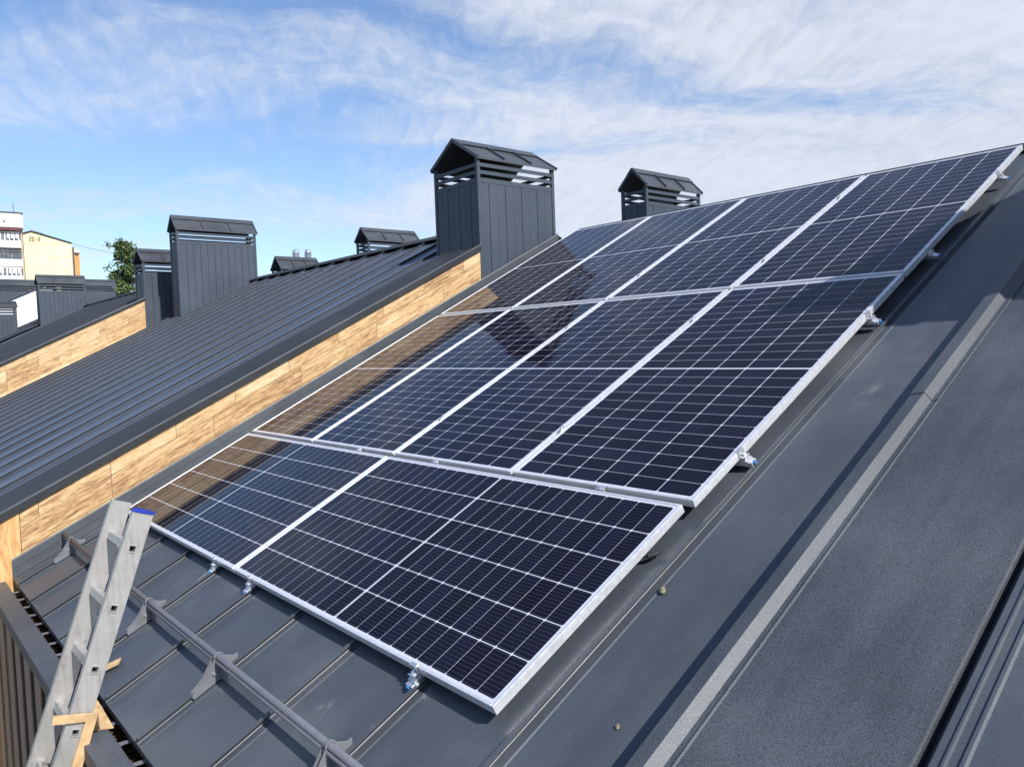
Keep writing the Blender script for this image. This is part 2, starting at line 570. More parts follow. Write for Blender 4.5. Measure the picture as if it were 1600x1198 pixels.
def chimney(house, xn, depth, y0, y1, zbase, eave, ridge, label=None, board=0.108, front_cut=None):
    """boarded shaft under a small gabled hood; near long face at x = xn"""
    x0, x1 = xn - depth, xn
    btop = eave - 0.25
    m = MB()
    m.box(x0 + 0.016, x1 - 0.016, y0 + 0.016, y1 - 0.016, zbase - 0.9, btop + 0.02)
    core = m.build('chimney', MAT['groove'], house)
    bd = MB()
    def boards(a0, a1, fn):
        n = max(2, round((a1 - a0) / board))
        w = (a1 - a0) / n
        for i in range(n):
            fn(a0 + i * w + 0.0022, a0 + (i + 1) * w - 0.0022, 0.0025 * (i % 2))
    pw = 0.034
    boards(y0 + pw, y1 - pw, lambda a, b, e: bd.box(x1 - 0.016, x1 - 0.004 + e, a, b, zbase - 0.9, btop))
    boards(y0 + pw, y1 - pw, lambda a, b, e: bd.box(x0 + 0.004 - e, x0 + 0.016, a, b, zbase - 0.9, btop))
    boards(x0 + pw, x1 - pw, lambda a, b, e: bd.box(a, b, y0 + 0.004 - e, y0 + 0.016, zbase - 0.9, btop))
    boards(x0 + pw, x1 - pw, lambda a, b, e: bd.box(a, b, y1 - 0.016, y1 - 0.004 + e, zbase - 0.9, btop))
    bd.build('cladding_board', MAT['board'], core, bevel=0.0015)
    for (px_, py_) in ((x0, y0), (x0, y1), (x1, y0), (x1, y1)):
        sx = 1 if px_ == x0 else -1
        sy = 1 if py_ == y0 else -1
        xa, xb = sorted((px_ - sx * 0.004, px_ + sx * pw))
        ya, yb = sorted((py_ - sy * 0.004, py_ + sy * pw))
        po = MB()
        po.box(xa, xb, ya, yb, zbase - 0.9, eave + 0.005)
        po.build('corner_post', MAT['board'], core, bevel=0.002)
    lv = MB()
    for (za, zb) in ((btop + 0.002, btop + 0.05), (btop + 0.088, btop + 0.126), (btop + 0.164, btop + 0.202)):
        lv.box(x1 - 0.012, x1 - 0.001, y0 + pw, y1 - pw, za, zb)
        lv.box(x0 + 0.001, x0 + 0.012, y0 + pw, y1 - pw, za, zb)
        lv.box(x0 + pw, x1 - pw, y0 + 0.001, y0 + 0.012, za, zb)
        lv.box(x0 + pw, x1 - pw, y1 - 0.012, y1 - 0.001, za, zb)
    # flue mouth inside, seen through the slats
    lv.build('louvre', MAT['board'], core)
    hd = MB()
    ov = 0.026
    xc = (x0 + x1) / 2
    hw = depth / 2 + ov
    ya, yb = y0 - ov, y1 + ov
    dz = ridge - eave
    ez = eave - 0.016
    th = 0.022
    for s in (-1, 1):
        poly = [(xc + s * hw, ya, ez), (xc, ya, ridge), (xc, ya, ridge + th), (xc + s * hw, ya, ez + th)]
        hd.prism(poly, (0, yb - ya, 0))
        sl = Vector((s * hw, 0, ez - ridge))
        nrm = Vector((s * dz, 0, hw)).normalized()
        base = Vector((xc, 0, ridge + th))
        # standing seams on the hood
        for k in range(1, 3):
            yy = ya + (yb - ya) * k / 3.0
            c = base + sl * 0.62 + nrm * 0.010
            hd.obox((c.x, yy, c.z), sl * 0.37, (0, 0.007, 0), nrm * 0.012)
        # verge trims
        for yy in (ya + 0.008, yb - 0.008):
            c = base + sl * 0.51 + nrm * 0.004
            hd.obox((c.x, yy, c.z), sl * 0.505, (0, 0.012, 0), nrm * 0.010)
        # ridge capping
        c = base + sl * 0.14 + nrm * 0.013
        hd.obox((c.x, (ya + yb) / 2, c.z), sl * 0.15, (0, (yb - ya) / 2 + 0.004, 0), nrm * 0.004)
    hd.build('hood', MAT['hood'], core)
    if label:
        core['label'] = label
    return core


def ridge_cap(mb, x0, x1, yr, zr, drop=0.10, h=0.05):
    w = 0.15
    poly = [(x0, yr - w, zr + h - T2 * w), (x0, yr, zr + h), (x0, yr + w, zr + h - T2 * w), (x0, yr + w, zr + h - T2 * w - 0.006),
            (x0, yr, zr + h - 0.008), (x0, yr - w, zr + h - T2 * w - 0.006)]
    mb.prism(poly, (x1 - x0, 0, 0))


def back_slope(mb, x0, x1, yr, z0, run=5.6):
    zr = z0 + T2 * yr
    mb.add([(x0, yr, zr), (x1, yr, zr), (x1, yr + run, zr - T2 * run), (x0, yr + run, zr - T2 * run)], [(0, 1, 2, 3)])


def house_walls(house, x0, x1, yf, yr, z0, run=5.4, material=None):
    """body of the house under its roof"""
    d = 0.05
    zf = z0 + T2 * yf - d
    zr = z0 + T2 * yr - d
    zb = zr - T2 * run
    poly = [(x0, yf, -8.02), (x0, yf, zf), (x0, yr, zr), (x0, yr + run, zb), (x0, yr + run, -8.02)]
    m = MB()
    m.prism(poly, (x1 - x0, 0, 0))
    return m.build('wall', material or MAT['render'], house)


EAVE_Y = -0.662
# ---- our house (carries the solar array)
Z1, YR1 = -0.082, 5.06
h1 = tag(empty('terraced_house', (4.0, 2.0, -8.0)), 'terraced house under the solar panels with dark standing seam steel roof', 'house', 'terraced houses with dark roofs')
OFF = Vector((4.0, 2.0, -8.0))


def at_world(o, root):
    """keep world placement for a part built in world coordinates"""
    o.matrix_parent_inverse = Matrix.Translation(-root.location)
    return o


PINV = []


def hb(mb, name, m, root, **kw):
    o = mb.build(name, m, root, **kw)
    return at_world(o, root)


at_world(house_walls(h1, -0.27, 8.8, -0.50, YR1, Z1), h1)
seams1 = [4.316 - 0.4925 * k for k in range(0, 8)] + [0.470, -0.010]
SEAM1 = list(seams1)
rs = MB()
prof = seam_profile(-0.28, 4.9, sorted(seams1))
slope_sheet(rs, prof, EAVE_Y, YR1, Z1, 1)
prof = [(5.3550, 0.0), (5.3580, 0.083), (5.3620, 0.088), (5.3807, 0.088), (5.3837, 0.0945), (5.3886, 0.0945), (5.3925, 0.087), (5.4123, 0.087), (5.4162, 0.094), (5.4241, 0.094), (5.4291, 0.087)]
prof += [(x_, h_ + 0.087) for x_, h_ in seam_profile(5.431, 8.8, [5.86 + 0.4925 * k for k in range(6)])]
slope_sheet(rs, prof, EAVE_Y, YR1, Z1, 1)
back_slope(rs, -0.28, 8.8, YR1, Z1)
# folded eave edge
rs.strip([(-0.28, EAVE_Y, Z1 + T2 * EAVE_Y), (8.8, EAVE_Y, Z1 + T2 * EAVE_Y)], [(-0.28, EAVE_Y + 0.012, Z1 + T2 * EAVE_Y - 0.05), (8.8, EAVE_Y + 0.012, Z1 + T2 * EAVE_Y - 0.05)])
hb(rs, 'roof', MAT['roof'], h1, recalc=False)
# flashing along the wood-clad wall
fl = MB()
slope_sheet(fl, [(-0.285, 0.128), (-0.279, 0.118), (-0.277, 0.064), (-0.271, 0.060), (-0.275, 0.056), (-0.274, 0.010), (-0.268, 0.004), (-0.20, 0.003), (-0.197, 0.0)], EAVE_Y, 4.70, Z1)
hb(fl, 'wall_flashing', MAT['flash'], h1, recalc=False)
# party-wall capping: lip, pale chamfer, broad flat, folded rib
cap = MB()
slope_sheet(cap, [(4.7569, 0.0), (4.7569, 0.104), (4.8073, 0.113), (4.8329, 0.083), (4.8487, 0.082), (4.8517, 0.087), (4.8556, 0.087), (4.8586, 0.081),
                  (5.3254, 0.080), (5.3294, 0.072), (5.3314, 0.030), (5.3541, 0.030)], EAVE_Y - 0.02, 1.725, Z1)
o = hb(cap, 'wall_capping', MAT['flash'], h1, recalc=False)
cap = MB()
slope_sheet(cap, [(4.7545, 0.0), (4.7545, 0.1065), (4.8073, 0.116), (4.8339, 0.0855), (4.8487, 0.0845), (4.8517, 0.0895), (4.8556, 0.0895), (4.8586, 0.0812)], 1.695, YR1, Z1)
slope_sheet(cap, [(4.8586, 0.0800), (5.3254, 0.080), (5.3294, 0.072), (5.3314, 0.030), (5.3541, 0.030)], 1.725, YR1, Z1)
hb(cap, 'wall_capping', MAT['flash'], h1, recalc=False)
rc = MB()
ridge_cap(rc, -0.28, 8.8, YR1, Z1 + T2 * YR1, h=0.035)
hb(rc, 'ridge_cap', MAT['flash_dark'], h1)
# gutter box and slatted front under the eave
gt = MB()
gt.box(-0.80, 8.8, -0.812, -0.705, -0.49, -0.418)
hb(gt, 'gutter_board', MAT['flash'], h1, bevel=0.004)
gb = MB()
gb.box(-0.80, 8.8, -0.704, -0.600, -0.58, -0.56)
hb(gb, 'gutter_trough', MAT['groove'], h1)
xx = -0.05
while xx < 3.8:
    gh = MB()
    gh.box(xx, xx + 0.025, -0.715, -0.62, -0.447, -0.443)
    hb(gh, 'gutter_strap', MAT['bracket'], h1)
    xx += 0.21
sl = MB()
xx = -0.78
while xx < 8.6:
    sl.box(xx, xx + 0.165, -0.806, -0.796, -3.2, -0.492)
    xx += 0.32
hb(sl, 'front_slat', MAT['slat'], h1, bevel=0.004)
sb = MB()
sb.box(-0.80, 8.8, -0.700, -0.62, -3.4, -0.60)
hb(sb, 'front_panel', MAT['groove'], h1)
ch = chimney(h1, 6.62, 0.84, 2.52, 4.36, 1.6, 3.20, 3.44)
at_world(ch, h1)

# ---- neighbour with the broad seamed roof
Z2, YR2 = 0.3514, 4.384
XW2, XW3, XW4, XW5 = -0.29, -9.151, -18.021, -23.565
EAVE2 = -1.0
SP = 0.4925
h2 = tag(empty('terraced_house', (-5.0, 2.0, -8.0)), 'terraced house beside the panels, broad seamed roof above a wood-look gable wall', 'house', 'terraced houses with dark roofs')
at_world(house_walls(h2, XW3 + 0.02, XW2 - 0.03, -0.50, YR2, Z2), h2)
rs = MB()
slope_sheet(rs, seam_profile(XW3 + 0.14, XW2 - 0.66, sorted([-1.301 - SP * k for k in range(16)]), 0.030, False), EAVE2, YR2, Z2)
back_slope(rs, XW3, XW2 - 0.02, YR2, Z2)
hb(rs, 'roof', MAT['roof_nb'], h2, recalc=False)


def side_wall(house, X, zb, zt, zline, y0, y1, back, upright=True):
    """wood-look gable band with its overhanging capping; X is the wall face"""
    w = MB()
    # clad band: follows the slope
    poly = [(X, y0, zb - 0.12 + T2 * y0), (X, y1, zb - 0.12 + T2 * y1), (X, y1, zt + 0.02 + T2 * y1), (X, y0, zt + 0.02 + T2 * y0)]
    w.prism(poly, (-0.025, 0, 0))
    hb(w, 'wood_cladding', MAT['wood'], house)
    if upright:
        u = MB()
        ya_, yb_ = y0 - 0.30, y0 - 0.004
        u.prism([(X + 0.003, ya_, -3.0), (X + 0.003, yb_, -3.0), (X + 0.003, yb_, zt + 0.01 + T2 * yb_), (X + 0.003, ya_, zt + 0.01 + T2 * ya_)], (-0.028, 0, 0))
        hb(u, 'corner_board', MAT['woodv'], house)
    c = MB()
    e = zline - zt
    slope_sheet(c, [(back, zline - 0.045), (back + 0.015, zline - 0.016), (X - 0.05, zline - 0.012), (X - 0.03, zline), (X + 0.018, zline + 0.004), (X + 0.024, zline - 0.004),
                    (X + 0.024, zt + 0.004), (X + 0.012, zt), (X - 0.01, zt)], EAVE2 - 0.03 if upright else y0, y1, 0.0)
    hb(c, 'gable_capping', MAT['flash_dark'], house, recalc=False)
    dr = MB()
    slope_sheet(dr, [(X + 0.002, zline + 0.0045), (X + 0.006, zline + 0.0085), (X + 0.020, zline + 0.0080), (X + 0.0235, zline + 0.0075), (X + 0.0255, zline - 0.004)], EAVE2 - 0.03 if upright else y0, y1, 0.0)
    hb(dr, 'drip_edge', MAT['hood'], house, recalc=False)


side_wall(h2, XW2, 0.0188, 0.3394, 0.4004, -0.596, 3.582, XW2 - 0.68)
rc = MB()
ridge_cap(rc, XW3, -1.075, YR2, Z2 + T2 * YR2, h=0.052)
hb(rc, 'ridge_cap', MAT['flash_dark'], h2)
xx = -1.301 - SP
while xx > XW3 + 0.2:      # short blocks carry the vented capping above each seam
    rp = MB()
    rp.obox((xx, YR2 - 0.14, Z2 + T2 * (YR2 - 0.14) + 0.02), (0.02, 0, 0), (0, 0.02, 0.02 * T2), (0, 0, 0.022))
    hb(rp, 'ridge_support', MAT['flash_dark'], h2)
    xx -= SP
c = chimney(h2, -0.29, 0.772, 3.585, 4.666, 1.746, 3.026, 3.261, 'large boarded chimney beside the panels, its foot at the wood wall')
at_world(c, h2)
c = chimney(h2, -8.042, 0.388, 2.98, 4.393, 1.82, 3.317, 3.548, 'broad boarded chimney at the far edge of the seamed roof', board=0.125)
at_world(c, h2)
c = chimney(h2, -0.373, 0.416, 6.361, 7.489, 1.561, 3.049, 3.266, 'boarded chimney rising behind the solar panels')
at_world(c, h2)
c = chimney(h2, -6.379, 0.434, 5.807, 6.916, 1.284, 3.086, 3.303, 'boarded chimney behind the ridge, next to the big one')
at_world(c, h2)

# ---- third house with the second wood band
Z3, YR3 = 0.8458, 3.636
h3 = tag(empty('terraced_house', (-13.6, 2.0, -8.0)), 'terraced house further left with a second wood-look gable band below its roof', 'house', 'terraced houses with dark roofs')
at_world(house_walls(h3, XW4, XW3 - 0.03, -0.50, YR3, Z3), h3)
rs = MB()
slope_sheet(rs, seam_profile(XW4 + 0.05, XW3 - 0.66, sorted([XW3 - 1.1 - SP * k for k in range(15)]), 0.03, False), EAVE2, YR3, Z3)
back_slope(rs, XW4, XW3 - 0.02, YR3, Z3)
hb(rs, 'roof', MAT['roof_nb'], h3, recalc=False)
side_wall(h3, XW3, 0.4023, 0.8384, 0.8874, -0.596, 2.7, XW3 - 0.68, upright=False)
ew = MB()
slope_sheet(ew, [(XW4 - 0.06, -0.06), (XW4 - 0.06, 0.03), (XW4, 0.035), (XW4 + 0.06, 0.0)], EAVE2, YR3, Z3)
hb(ew, 'verge_flashing', MAT['flash'], h3, recalc=False)
rc = MB()
ridge_cap(rc, XW4, XW3 - 0.7, YR3, Z3 + T2 * YR3, h=0.05)
hb(rc, 'ridge_cap', MAT['flash_dark'], h3)
c = chimney(h3, -9.151, 0.536, 2.702, 3.867, 1.672, 2.864, 3.086, 'boarded chimney half hidden behind the broad one')
at_world(c, h3)
c = chimney(h3, -10.149, 0.499, 5.807, 6.731, 1.284, 2.938, 3.197, 'low boarded chimney behind the ridge in front of two steel flues')
at_world(c, h3)
c = chimney(h3, -18.021, 0.388, 2.444, 3.571, 2.023, 3.206, 3.409, 'boarded chimney standing before the white gable')
at_world(c, h3)

# ---- fourth and fifth houses, far left
Z4, YR4 = 0.9289, 3.497
h4 = tag(empty('terraced_house', (-20.5, 2.0, -8.0)), 'terraced house seen as a strip of dark roof below the white gable', 'house', 'terraced houses with dark roofs')
at_world(house_walls(h4, XW5, XW4 - 0.1, -0.5, YR4, Z4, material=MAT['flash_dark']), h4)
rs = MB()
slope_sheet(rs, seam_profile(XW5, XW4 - 0.08, sorted([XW4 - 0.5 - SP * k for k in range(10)]), 0.03, False), EAVE2, YR4, Z4)
back_slope(rs, XW5, XW4 - 0.08, YR4, Z4)
hb(rs, 'roof', MAT['roof_nb'], h4, recalc=False)
c = chimney(h4, -19.869, 0.388, 0.725, 2.166, 1.838, 2.661, 2.809, 'boarded chimney cut by the left edge of the photo, before the white gable')
at_world(c, h4)

Z5, YR5 = 1.9361, 3.497
h5 = tag(empty('terraced_house', (-28.0, 2.0, -8.0)), 'farthest terraced house with a bright white gable wall', 'house', 'terraced houses with dark roofs')
at_world(house_walls(h5, -32.805, XW5 - 0.05, 1.649, YR5, Z5), h5)
rs = MB()
slope_sheet(rs, [(-32.805, 0.0), (XW5 - 0.1, 0.0), (XW5, 0.02), (XW5 + 0.03, -0.02)], 1.372, YR5, Z5)
back_slope(rs, -32.805, XW5, YR5, Z5)
hb(rs, 'roof', MAT['roof_nb'], h5, recalc=False)
c = chimney(h5, -25.413, 0.462, 1.926, 4.162, 2.762, 3.751, 3.936, 'long boarded chimney behind the white gable', board=0.11)
at_world(c, h5)
c = chimney(h5, -25.413, 0.462, 4.421, 6.103, 2.485, 3.797, 4.01, 'right-hand long boarded chimney behind the white gable', board=0.11)
at_world(c, h5)

# steel flues
fg = 'twin steel flue pipes'
for i, (fx, fy) in enumerate(((-11.137, 6.62), (-10.98, 6.851))):
    f = MB()
    f.tube((fx, fy, 0.9), (fx, fy, 3.428), 0.079, n=20)
    fo = f.build('flue_pipe', MAT['steel'], smooth=False)
    for p in fo.data.polygons:
        p.use_smooth = len(p.vertices) == 4
    tag(fo, ('left' if i == 0 else 'right') + ' one of the two shiny steel flue pipes behind the low chimney', 'flue', fg)
    d = MB()
    prevs = None
    for k in range(5):
        a0, a1 = k * math.pi / 10, (k + 1) * math.pi / 10
        d.tube((fx, fy, 3.428 + 0.079 * math.sin(a0)), (fx, fy, 3.428 + 0.079 * math.sin(a1)), 0.079 * math.cos(a0), 0.079 * max(0.02, math.cos(a1)), n=20, caps=False)
    do = d.build('cowl', MAT['steel'], fo, smooth=True)

# ------------------------------------------------------------------ solar panels
SA = 0.45840                # tilt of the array
ez_a = Vector((0, -math.sin(SA), math.cos(SA)))
ev_a = Vector((0, math.cos(SA), math.sin(SA)))


def apoint(u, v, n=0.0):
    return Vector((u, 0, 0)) + ev_a * v + ez_a * n


def make_panel(name, W, H, cells):
    root = empty(name)
    f = MB()
    lip, dep = 0.012, 0.035
    f.box(0, lip, 0, H, -dep, 0)
    f.box(W - lip, W, 0, H, -dep, 0)
    f.box(lip, W - lip, 0, lip, -dep, 0)
    f.box(lip, W - lip, H - lip, H, -dep, 0)
    f.build('frame', MAT['alu'], root, bevel=0.0014)
    gl = MB()
    gl.box(lip - 0.001, W - lip + 0.001, lip - 0.001, H - lip + 0.001, -0.0065, -0.0022)
    gl.build('glass', cells, root)
    return root


def copy_thing(o):
    c_ = o.copy()
    COL.objects.link(c_)
    for ch_ in o.children:
        k = ch_.copy()
        COL.objects.link(k)
        k.parent = c_
        for g_ in ch_.children:
            q = g_.copy()
            COL.objects.link(q)
            q.parent = k
    return c_


GP = 0.02024
pp = make_panel('solar_panel', PW, PL, MAT['cellP'])
row_lab = {2: 'middle row', 1: 'top row'}
cols = ['leftmost', 'second from the left', 'third from the left', 'rightmost']
first = True
for row, v0 in ((2, 1.0836), (1, 3.1724)):
    for k in range(4):
        p = pp if first else copy_thing(pp)
        first = False
        p.location = apoint(k * (PW + GP), v0)
        p.rotation_euler = (SA, 0, 0)
        extra = {(2, 0): ', reflecting the wood wall', (1, 0): ', next to the big chimney', (2, 3): ', right above the nearest landscape panel', (1, 3): ', reaching the right edge of the photo'}.get((row, k), '')
        tag(p, 'upright dark solar panel, %s of the %s%s' % (cols[k], row_lab[row], extra), 'solar panel', 'solar panels on the roof')
lp = make_panel('solar_panel', LW, LH, MAT['cellL'])
for k in range(2):
    p = lp if k == 0 else copy_thing(lp)
    p.location = apoint(0.004 + k * (LW + 0.020), 0.0)
    p.rotation_euler = (SA, 0, 0)
    tag(p, ['sideways dark solar panel at the lower left beside the ladder', 'nearest sideways dark solar panel with its corner at the bottom of the photo'][k], 'solar panel', 'solar panels on the roof')

ROOF_N = -0.100     # roof below the array, roughly


def roof_gap(v):
    P = apoint(0, v)
    return (P.z - (Z1 + T2 * P.y)) * math.cos(SA)


def end_clamp():
    """edge clamp on the seam: base block, riser with hook over the frame, blue nut and bolt"""
    r = empty('panel_clamp')
    b_ = MB()
    b_.box(-0.021, 0.021, -0.034, 0.024, -0.060, -0.040)
    b_.box(-0.019, 0.019, -0.050, -0.034, -0.061, -0.046)
    b_.box(-0.019, 0.019, -0.005, 0.001, -0.040, 0.003)
    b_.box(-0.019, 0.019, 0.001, 0.010, 0.0006, 0.0034)
    b_.box(-0.019, 0.019, -0.026, -0.022, -0.040, -0.022)
    b_.box(-0.017, 0.017, -0.022, -0.006, -0.030, -0.026)
    b_.build('bracket', MAT['clampmetal'], r, bevel=0.001)
    n_ = MB()
    n_.tube((0, -0.013, -0.026), (0, -0.013, -0.016), 0.0070, n=6)
    n_.build('nut', MAT['bolt'], r)
    n_ = MB()
    n_.tube((0, -0.050, -0.052), (0, -0.058, -0.052), 0.0080, n=6)
    n_.build('bolt', MAT['bluezinc'], r)
    return r


cl = end_clamp()
first = True
lab_b = ['end clamp under the lower edge of the lower left sideways panel',
         'end clamp just right of the joint between the two sideways panels',
         'end clamp with blue bolt near the bottom corner of the nearest panel']
for (u, lb) in ((1.84, lab_b[0]), (2.33, lab_b[1]), (3.80, lab_b[2])):
    c_ = cl if first else copy_thing(cl)
    first = False
    c_.location = apoint(u, -0.001)
    c_.rotation_euler = (SA, 0, 0)
    tag(c_, 'shiny aluminium ' + lb, 'clamp', 'aluminium clamps holding the panels')
lab_r = ['lowest of the clamps on the right edge of the array, bright blue bolt', 'second clamp up the right edge of the array, at the shadow boundary',
         'third clamp up the right edge, in the shadow', 'topmost clamp on the right edge of the array']
for (v, lb) in zip((1.434, 2.679, 3.479, 4.70), lab_r):
    c_ = copy_thing(cl)
    c_.location = apoint(4 * PW + 3 * GP + 0.001, v)
    c_.matrix_basis = Matrix.Translation(apoint(4 * PW + 3 * GP + 0.001, v)) @ Matrix.Rotation(SA, 4, 'X') @ Matrix.Rotation(math.pi / 2, 4, 'Z') @ Matrix.Diagonal((1, 1, 1, 1))
    tag(c_, lb, 'clamp', 'aluminium clamps holding the panels')


def mid_clamp():
    r = empty('panel_clamp')
    b_ = MB()
    b_.box(-0.022, 0.022, -0.013, 0.013, 0.0006, 0.0034)
    b_.box(-0.022, 0.022, -0.004, 0.004, -0.06, 0.0006)
    b_.build('bracket', MAT['clampmetal'], r, bevel=0.001)
    n_ = MB()
    n_.tube((0, 0, 0.0034), (0, 0, 0.009), 0.006, n=6)
    n_.build('bolt', MAT['bolt'], r)
    return r


mc = mid_clamp()
first = True
MIDS = [(1.747, 1.0673, 0, 'small mid clamp in the gap above the left sideways panel'),
        (2.581, 1.0673, 0, 'small mid clamp in the gap above the joint of the sideways panels'),
        (3.80, 1.0673, 0, 'small mid clamp in the gap above the nearest sideways panel'),
        (2.13, 2.719, 1, 'small mid clamp high in the middle seam of the middle row'),
        (2.13, 1.480, 1, 'small mid clamp low in the middle seam of the middle row'),
        (3.202, 1.468, 1, 'small mid clamp low in the right-hand seam of the middle row'),
        (3.202, 2.716, 1, 'small mid clamp high in the right-hand seam of the middle row'),
        (3.202, 3.60, 1, 'small mid clamp low in the right-hand seam of the top row'),
        (3.202, 4.75, 1, 'small mid clamp high in the right-hand seam of the top row'),
        (2.13, 3.60, 1, 'small mid clamp in the middle seam of the top row')]
for (u, v, rot, lb) in MIDS:
    c_ = mc if first else copy_thing(mc)
    first = False
    c_.matrix_basis = Matrix.Translation(apoint(u, v)) @ Matrix.Rotation(SA, 4, 'X') @ Matrix.Rotation(rot * math.pi / 2, 4, 'Z')
    tag(c_, lb, 'clamp', 'aluminium clamps holding the panels')

# black cable plug peeping out at the right edge
cp = MB()
P = apoint(4.232, 0.80, -0.052)
cp.tube(P, P + Vector((0.016, 0.022, 0.008)), 0.010, n=10)
cp.tube(P + Vector((0.016, 0.022, 0.008)), P + Vector((0.026, 0.040, 0.016)), 0.007, 0.0055, n=10)
cp.tube(P - Vector((0.03, 0.02, 0.01)), P, 0.0045, n=10)
tag(cp.build('cable_plug', MAT['blackplastic']), 'black cable plug peeping from under the nearest panel at its right edge', 'cable plug')

# ------------------------------------------------------------------ snow guard
sg = tag(empty('snow_guard', (1.8, -0.33, -0.27)), 'dark grey snow guard rail on brackets across the lower roof behind the ladder', 'snow guard')
RY, RH = -0.340, 0.100
rz = Z1 + T2 * RY + RH


def rail_tube(x0, x1, y, z, ry, rz_, n=18):
    mb = MB()
    vs, fs = [], []
    for x in (x0, x1):
        for i in range(n):
            t = 2 * math.pi * i / n
            vs.append((x, y + ry * math.cos(t), z + rz_ * math.sin(t)))
    fs = [(i, (i + 1) % n, (i + 1) % n + n, i + n) for i in range(n)] + [tuple(range(n))[::-1], tuple(range(n, 2 * n))]
    mb.add(vs, fs)
    return mb


def smooth_sides(o):
    for p in o.data.polygons:
        p.use_smooth = len(p.vertices) == 4


ro = at_world(rail_tube(-0.262, 5.0, RY, rz, 0.0128, 0.0128).build('rail', MAT['rail'], sg), sg)
smooth_sides(ro)
mb = rail_tube(-0.20, 5.0, RY - 0.013, rz - 0.017, 0.004, 0.008)
lo_ = at_world(mb.build('lower_rail', MAT['rail'], sg), sg)
smooth_sides(lo_)
for bx in (SEAM1[9], SEAM1[5], SEAM1[3], SEAM1[1]):
    b_ = MB()
    def pt(y, hgt, x=0.0):
        return (bx + x, y, Z1 + T2 * y + hgt)
    prof_ = [pt(-0.452, 0.016), pt(-0.444, 0.004), pt(-0.330, 0.004), pt(-0.322, 0.050), pt(-0.330, 0.088), pt(-0.346, 0.110), pt(-0.352, 0.110),
             pt(-0.400, 0.055), pt(-0.425, 0.040), pt(-0.448, 0.032)]
    b_.prism([(p[0] + 0.010, p[1], p[2]) for p in prof_], (0.004, 0, 0))
    b_.prism([(p[0] - 0.014, p[1], p[2]) for p in prof_], (0.004, 0, 0))
    # cross plate under the rail
    b_.obox((bx + 0.052, -0.330, Z1 + T2 * -0.330 + 0.044), (0.034, 0, 0), (0, 0.0018, 0), (0, 0, 0.036))
    # hook over the rail
    n = 9
    outer = [(RY + 0.021 * math.cos(t), rz + 0.021 * math.sin(t)) for t in [math.pi * (1.05 - 1.35 * i / n) for i in range(n + 1)]]
    inner = [(RY + 0.0138 * math.cos(t), rz + 0.0138 * math.sin(t)) for t in [math.pi * (1.05 - 1.35 * i / n) for i in range(n + 1)]]
    poly = [(bx + 0.006, a_, c2) for a_, c2 in outer] + [(bx + 0.006, a_, c2) for a_, c2 in inner[::-1]]
    b_.prism(poly, (0.012, 0, 0))
    # rear foot over the seam
    b_.prism([(bx - 0.016, *pt(-0.300, 0.004)[1:]), (bx - 0.016, *pt(-0.250, 0.004)[1:]), (bx - 0.016, *pt(-0.252, 0.044)[1:]), (bx - 0.016, *pt(-0.268, 0.046)[1:]), (bx - 0.016, *pt(-0.312, 0.080)[1:])], (0.006, 0, 0))
    bo = hb(b_, 'bracket', MAT['bracket'], sg, bevel=0.0012)
    n_ = MB()
    c_ = Vector(pt(-0.362, 0.045, 0.014))
    n_.tube(c_, c_ + Vector((0.006, 0, 0)), 0.0075, n=10)
    bb_ = n_.build('bolt', MAT['bolt'], bo)

# ------------------------------------------------------------------ ladder
ld = tag(empty('ladder', (2.46, -0.79, -0.42)), 'aluminium ladder with a blue end cap leaning on the gutter', 'ladder')
LEAN = math.atan(0.360)
el = Vector((0, math.sin(LEAN), math.cos(LEAN)))
en = Vector((0, math.cos(LEAN), -math.sin(LEAN)))
L0 = Vector((0, -0.592, 0.317))       # centre of the top visible rung
RS = 0.2405
NB = 33
W2, HOLE = 0.041, 0.0125
ltop, lbot = 0.150, -(NB * RS) + 0.1
x_near, x_far, th = 2.65, 2.315, 0.026


def lpt(x, l, n):
    return Vector((x, 0, 0)) + L0 + el * l + en * n


def stile(x0, x1):
    s = MB()
    xc, xh = (x0 + x1) / 2, (x1 - x0) / 2
    lm, lh = (ltop + lbot) / 2, (ltop - lbot) / 2
    for sg_ in (-1, 1):
        a_, b2 = HOLE, W2
        s.obox(lpt(xc, lm, sg_ * (a_ + b2) / 2), (xh, 0, 0), en * ((b2 - a_) / 2), el * lh)
        # rolled edge ribs of the profile
        s.obox(lpt(x1 + 0.0012, lm, sg_ * (W2 - 0.0035)), (0.0012, 0, 0), en * 0.003, el * (lh - 0.002))
    ls = [ltop] + [v_ for k in range(NB) for v_ in (-k * RS + HOLE, -k * RS - HOLE)] + [lbot]
    for i in range(0, len(ls) - 1, 2):
        a_, b2 = ls[i], ls[i + 1]
        s.obox(lpt(xc, (a_ + b2) / 2, 0), (xh - 0.0006, 0, 0), en * HOLE, el * ((a_ - b2) / 2))
    return s


hb(stile(x_near - th, x_near), 'stile', MAT['ladder'], ld)
hb(stile(x_far - th, x_far), 'stile', MAT['ladder'], ld)
for k in range(NB):
    r_ = MB()
    t_ = 0.0022
    o_, i_ = HOLE + 0.0030, HOLE - 0.0010
    xa, xb = x_far - th - 0.002, x_near + 0.0035
    xm, xh = (xa + xb) / 2, (xb - xa) / 2
    for sg_ in (-1, 1):
        r_.obox(lpt(xm, -k * RS, sg_ * (o_ + i_) / 2), (xh, 0, 0), en * ((o_ - i_) / 2), el * o_)
        r_.obox(lpt(xm, -k * RS + sg_ * (o_ + i_) / 2, 0), (xh, 0, 0), en * i_, el * ((o_ - i_) / 2))
    hb(r_, 'rung', MAT['ladder'], ld)
cp = MB()
zt_ = ltop
NA = 14
def arc(wn, wx):
    return [(wn * math.cos(math.pi * i / NA), wx * math.sin(math.pi * i / NA)) for i in range(NA + 1)]
